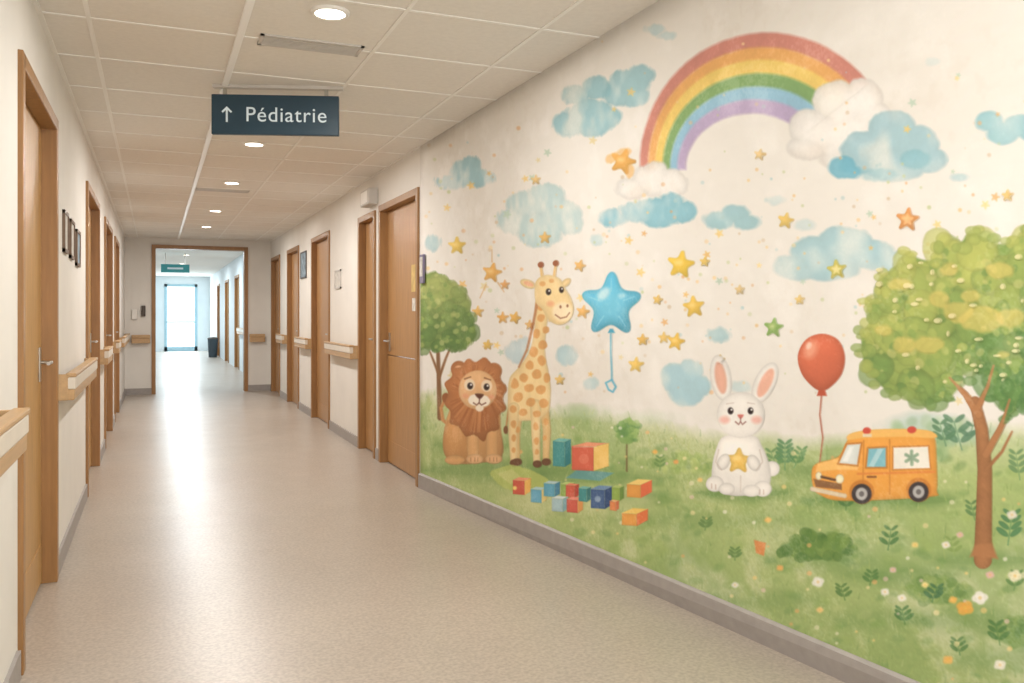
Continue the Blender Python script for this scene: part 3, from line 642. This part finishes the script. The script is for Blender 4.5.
def quadgrid(name,ya,yb,m,nu,nv,z0=0,z1=H):
    bm=bmesh.new(); uvl=bm.loops.layers.uv.new('UVMap'); vs=[]
    for j in range(nv+1):
        row=[]
        for i in range(nu+1):
            Y=ya+(yb-ya)*i/nu; Z=z0+(z1-z0)*j/nv; row.append(bm.verts.new((float(wallx(Y,Z)),Y,Z)))
        vs.append(row)
    for j in range(nv):
        for i in range(nu):
            f=bm.faces.new((vs[j][i],vs[j+1][i],vs[j+1][i+1],vs[j][i+1]))
            for l in f.loops: l[uvl].uv=((Y0-l.vert.co.y)/LM,l.vert.co.z/H)
    bm.normal_update(); o=from_bm(name,bm,m,smooth=True,recenter=False)
    md=o.modifiers.new('sol','SOLIDIFY'); md.thickness=.12; md.offset=1 if o.data.polygons[0].normal.x>0 else -1
    return o
quadgrid('wall_mural',Y0,Y0-LM,mm,60,24)
quadgrid('wall_right_rear',Y0-LM,YB,M_wall,10,6)
bm=bmesh.new(); prev=None
for Y in (Y0,Y0-LM,YB):
    a=[bm.verts.new((float(wallx(Y,0))-.016,Y,0)),bm.verts.new((float(wallx(Y,.1))-.016,Y,.1)),bm.verts.new((float(wallx(Y,.11))-.004,Y,.11)),bm.verts.new((float(wallx(Y,.11))+.05,Y,.11)),bm.verts.new((float(wallx(Y,0))+.05,Y,0))]
    if prev:
        for i in range(5): bm.faces.new((prev[i],prev[(i+1)%5],a[(i+1)%5],a[i]))
    prev=a
bmesh.ops.recalc_face_normals(bm,faces=bm.faces)
from_bm('baseboard_mural',bm,M_base)
for name,parts,layer in FIGS:
    if not parts: continue
    bm=bmesh.new(); uvl=bm.loops.layers.uv.new('UVMap')
    for k,P in enumerate(parts):
        W=[inv(x,y) for x,y in P]; W=[w for w in W if 0.62<w[0]<Y0-.005 and .0<w[1]<H-.01]
        if len(W)<3: continue
        try:
            vs=[bm.verts.new((float(wallx(y,z))-.0012-.0001*k,y,z)) for y,z in W]; f=bm.faces.new(vs)
            f.normal_update()
            if f.normal.x>0: f.normal_flip()
        except Exception as e: print(name,e)
    bmesh.ops.triangulate(bm,faces=bm.faces)
    for f in bm.faces:
        for l in f.loops: l[uvl].uv=((Y0-l.vert.co.y)/LM,l.vert.co.z/H)
    from_bm(name,bm,mm)

# ------------------------------------------------------------ hanging sign
sc_=Vector((.603,4.735,2.352)); ang=-TH+math.radians(4)
def loc_box(name,b,m,bev=0):
    o=boxes(name,[b],m,bev); c=Vector(o.location); R=Matrix.Rotation(ang,4,'Z')
    o.location=sc_+(R@c); o.rotation_euler=(0,0,ang); return o
kids=[loc_box('panel',(-.338,.338,-.015,.015,-.11,.105),M_sign,.004),
      loc_box('hanger_a',(-.28,-.26,-.006,.006,.10,.158),M_metal),loc_box('hanger_b',(.26,.28,-.006,.006,.10,.158),M_metal),
      loc_box('ceiling_rail',(-.33,.36,-.02,.02,.140,.157),M_vent)]
def text(name,s,size,x,z):
    cu=bpy.data.curves.new(name,'FONT'); cu.body=s; cu.size=size; cu.extrude=.001; cu.align_y='CENTER'; cu.space_character=1.08
    o=bpy.data.objects.new(name,cu); link(o); cu.materials.append(M_signtxt)
    R=Matrix.Rotation(ang,4,'Z'); o.location=sc_+R@Vector((x,-.0165,z)); o.rotation_euler=(math.pi/2,0,ang); return o
kids.append(text('lettering','P\u00e9diatrie',.112,-.160,-.006))
bm=bmesh.new()
P=[(-.261,-.045),(-.251,-.045),(-.251,.020),(-.235,.004),(-.228,.011),(-.256,.039),(-.284,.011),(-.277,.004),(-.261,.020)]
f=bm.faces.new([bm.verts.new((x,0,z)) for x,z in P]); r=bmesh.ops.extrude_face_region(bm,geom=[f]); bmesh.ops.translate(bm,verts=[v for v in r['geom'] if isinstance(v,bmesh.types.BMVert)],vec=(0,-.002,0))
ar=from_bm('arrow',bm,M_signtxt,recenter=False); R=Matrix.Rotation(ang,4,'Z'); ar.location=sc_+R@Vector((0,-.0155,0)); ar.rotation_euler=(0,0,ang); kids.append(ar)
group('hanging_direction_sign',kids)

# ------------------------------------------------------------ downlights
def downlight(x,y,z,power,col=(1,.97,.93)):
    bm=bmesh.new(); bmesh.ops.create_cone(bm,cap_ends=True,segments=32,radius1=.062,radius2=.062,depth=.008); bmesh.ops.translate(bm,verts=bm.verts,vec=(x,y,z-.006)); a=from_bm('diffuser',bm,M_lamp)
    bm=bmesh.new(); n=32; rings=[]
    for rr,zz in ((.061,-.012),(.072,-.014),(.079,-.008),(.079,0)):
        rings.append([bm.verts.new((x+rr*math.cos(i*2*math.pi/n),y+rr*math.sin(i*2*math.pi/n),z+zz)) for i in range(n)])
    for k in range(3):
        for i in range(n): bm.faces.new((rings[k][i],rings[k][(i+1)%n],rings[k+1][(i+1)%n],rings[k+1][i]))
    b_=from_bm('bezel',bm,M_white)
    ld=bpy.data.lights.new('lamp','AREA'); ld.shape='DISK'; ld.size=.15; ld.energy=power; ld.color=col
    lo=bpy.data.objects.new('lamp',ld); lo.location=(x,y,z-.025); link(lo)
    group('ceiling_downlight',[a,b_,lo])
for yy in (-1.6,1.0,3.49,6.38,8.33,10.64,12.6): downlight(.66,yy,H,27)
for yy in (17,20.5,24,28): downlight(.65,yy,H+.12,50,(.82,.93,1))  # annex lamps added to brighten the far corridor, tinted blue
ld=bpy.data.lights.new('daylight','AREA'); ld.shape='RECTANGLE'; ld.size=2.0; ld.size_y=1.25; ld.energy=90; ld.color=(.98,.985,1)
lo=bpy.data.objects.new('added_window_fill',ld); lo.location=(.95,YB-.05,1.55); lo.rotation_euler=(math.radians(90),0,0); link(lo)  # added soft fill behind the camera, set in the invented rear opening
ld=bpy.data.lights.new('daylight_end','AREA'); ld.shape='RECTANGLE'; ld.size=1.0; ld.size_y=2.1; ld.energy=65; ld.color=(.80,.93,1)
lo=bpy.data.objects.new('door_daylight',ld); lo.location=(.84,YF-.1,1.2); lo.rotation_euler=(math.radians(-90),0,0); link(lo)
# ------------------------------------------------------------ vents
def vent(x,y,w,d,z):
    fr=boxes('frame',[(x-w/2,x+w/2,y-d/2,y-d/2+.015,z-.008,z),(x-w/2,x+w/2,y+d/2-.015,y+d/2,z-.008,z),(x-w/2,x-w/2+.015,y-d/2,y+d/2,z-.008,z),(x+w/2-.015,x+w/2,y-d/2,y+d/2,z-.008,z)],M_vent)
    n=int(d/.02); sl=boxes('slats',[(x-w/2+.01,x+w/2-.01,y-d/2+.02*k+.004,y-d/2+.02*k+.012,z-.007,z) for k in range(1,n)],M_vent); group('ceiling_air_vent',[fr,sl])
vent(.66,3.95,.46,.15,H); vent(.62,8.9,.5,.14,H)
# ------------------------------------------------------------ small wall items
def pframe(X,sgn,y0,y1,z0,z1,m_in,name='picture_frame',mf_=None):
    mf_=mf_ or M_dark
    def bx(a,b): return (X+a,X+b) if sgn>0 else (X-b,X-a)
    a=boxes('frame',[(*bx(0,.014),y0,y0+.018,z0,z1),(*bx(0,.014),y1-.018,y1,z0,z1),(*bx(0,.014),y0,y1,z0,z0+.018),(*bx(0,.014),y0,y1,z1-.018,z1)],mf_)
    c=boxes('print',[(*bx(.002,.008),y0+.01,y1-.01,z0+.01,z1-.01)],m_in); group(name,[a,c])
pframe(XL,1,4.98,5.20,1.60,1.82,M_paper,mf_=M_lfr); pframe(XL,1,5.34,5.58,1.59,1.81,M_paper,mf_=M_lfr); pframe(XL,1,5.74,6.0,1.57,1.79,M_art,mf_=M_lfr)
pframe(XR,-1,11.1,11.55,1.75,2.1,M_art); pframe(XR,-1,8.9,9.2,1.55,1.75,M_paper,mf_=M_vent)
a=boxes('housing',[(XR-.09,XR,7.30,7.62,2.24,2.38)],M_vent,.01); c=boxes('lens',[(XR-.094,XR-.088,7.34,7.58,2.26,2.36)],M_white); group('emergency_light',[a,c])
M_pl=mat('plaque_violet',(132,124,150),.5,.05)
a=boxes('plate',[(XR-.018,XR-.002,5.90,5.99,1.50,1.71)],M_pl,.003); c=boxes('label',[(XR-.021,XR-.017,5.912,5.978,1.55,1.69)],M_paper); group('room_number_plaque',[a,c])
boxes('wall_sanitiser_dispenser',[(-.20,-.14,YE-.06,YE,1.25,1.42)],M_dark,.01)
boxes('fire_alarm_box',[(-.34,-.26,YE-.05,YE,1.2,1.36)],M_white,.01)
a=boxes('panel',[(.12,.70,20.0,20.04,2.2,2.38)],M_green,.004); c=boxes('hanger',[(.2,.22,20.01,20.03,2.38,H+.12),(.6,.62,20.01,20.03,2.38,H+.12)],M_metal); c2=boxes('legend',[(.25,.57,19.995,20.0,2.27,2.31)],M_signtxt); group('exit_sign',[a,c,c2])
bm=bmesh.new(); bmesh.ops.create_cone(bm,cap_ends=True,segments=24,radius1=.12,radius2=.15,depth=.55); bmesh.ops.translate(bm,verts=bm.verts,vec=(1.60,27.0,.275)); a=from_bm('bin_body',bm,M_bin)
bm=bmesh.new(); bmesh.ops.create_uvsphere(bm,u_segments=24,v_segments=10,radius=.155); bmesh.ops.scale(bm,vec=(1,1,.35),verts=bm.verts); bmesh.ops.translate(bm,verts=bm.verts,vec=(1.60,27.0,.56)); c=from_bm('bin_lid',bm,M_dark); group('waste_bin',[a,c])

# ------------------------------------------------------------ world + camera
w=bpy.data.worlds.new('world'); sc.world=w; w.use_nodes=True; bg=w.node_tree.nodes['Background']; bg.inputs[0].default_value=(.85,.93,1,1); bg.inputs[1].default_value=1.5
cam=bpy.data.cameras.new('camera'); cam.lens=F/1024*36; cam.sensor_width=36; cam.shift_y=-(341.5-HZ)/1024; cam.clip_start=.05
co=bpy.data.objects.new('camera',cam); co.location=(0,0,CH); co.rotation_euler=(math.pi/2,0,-TH); link(co); sc.camera=co
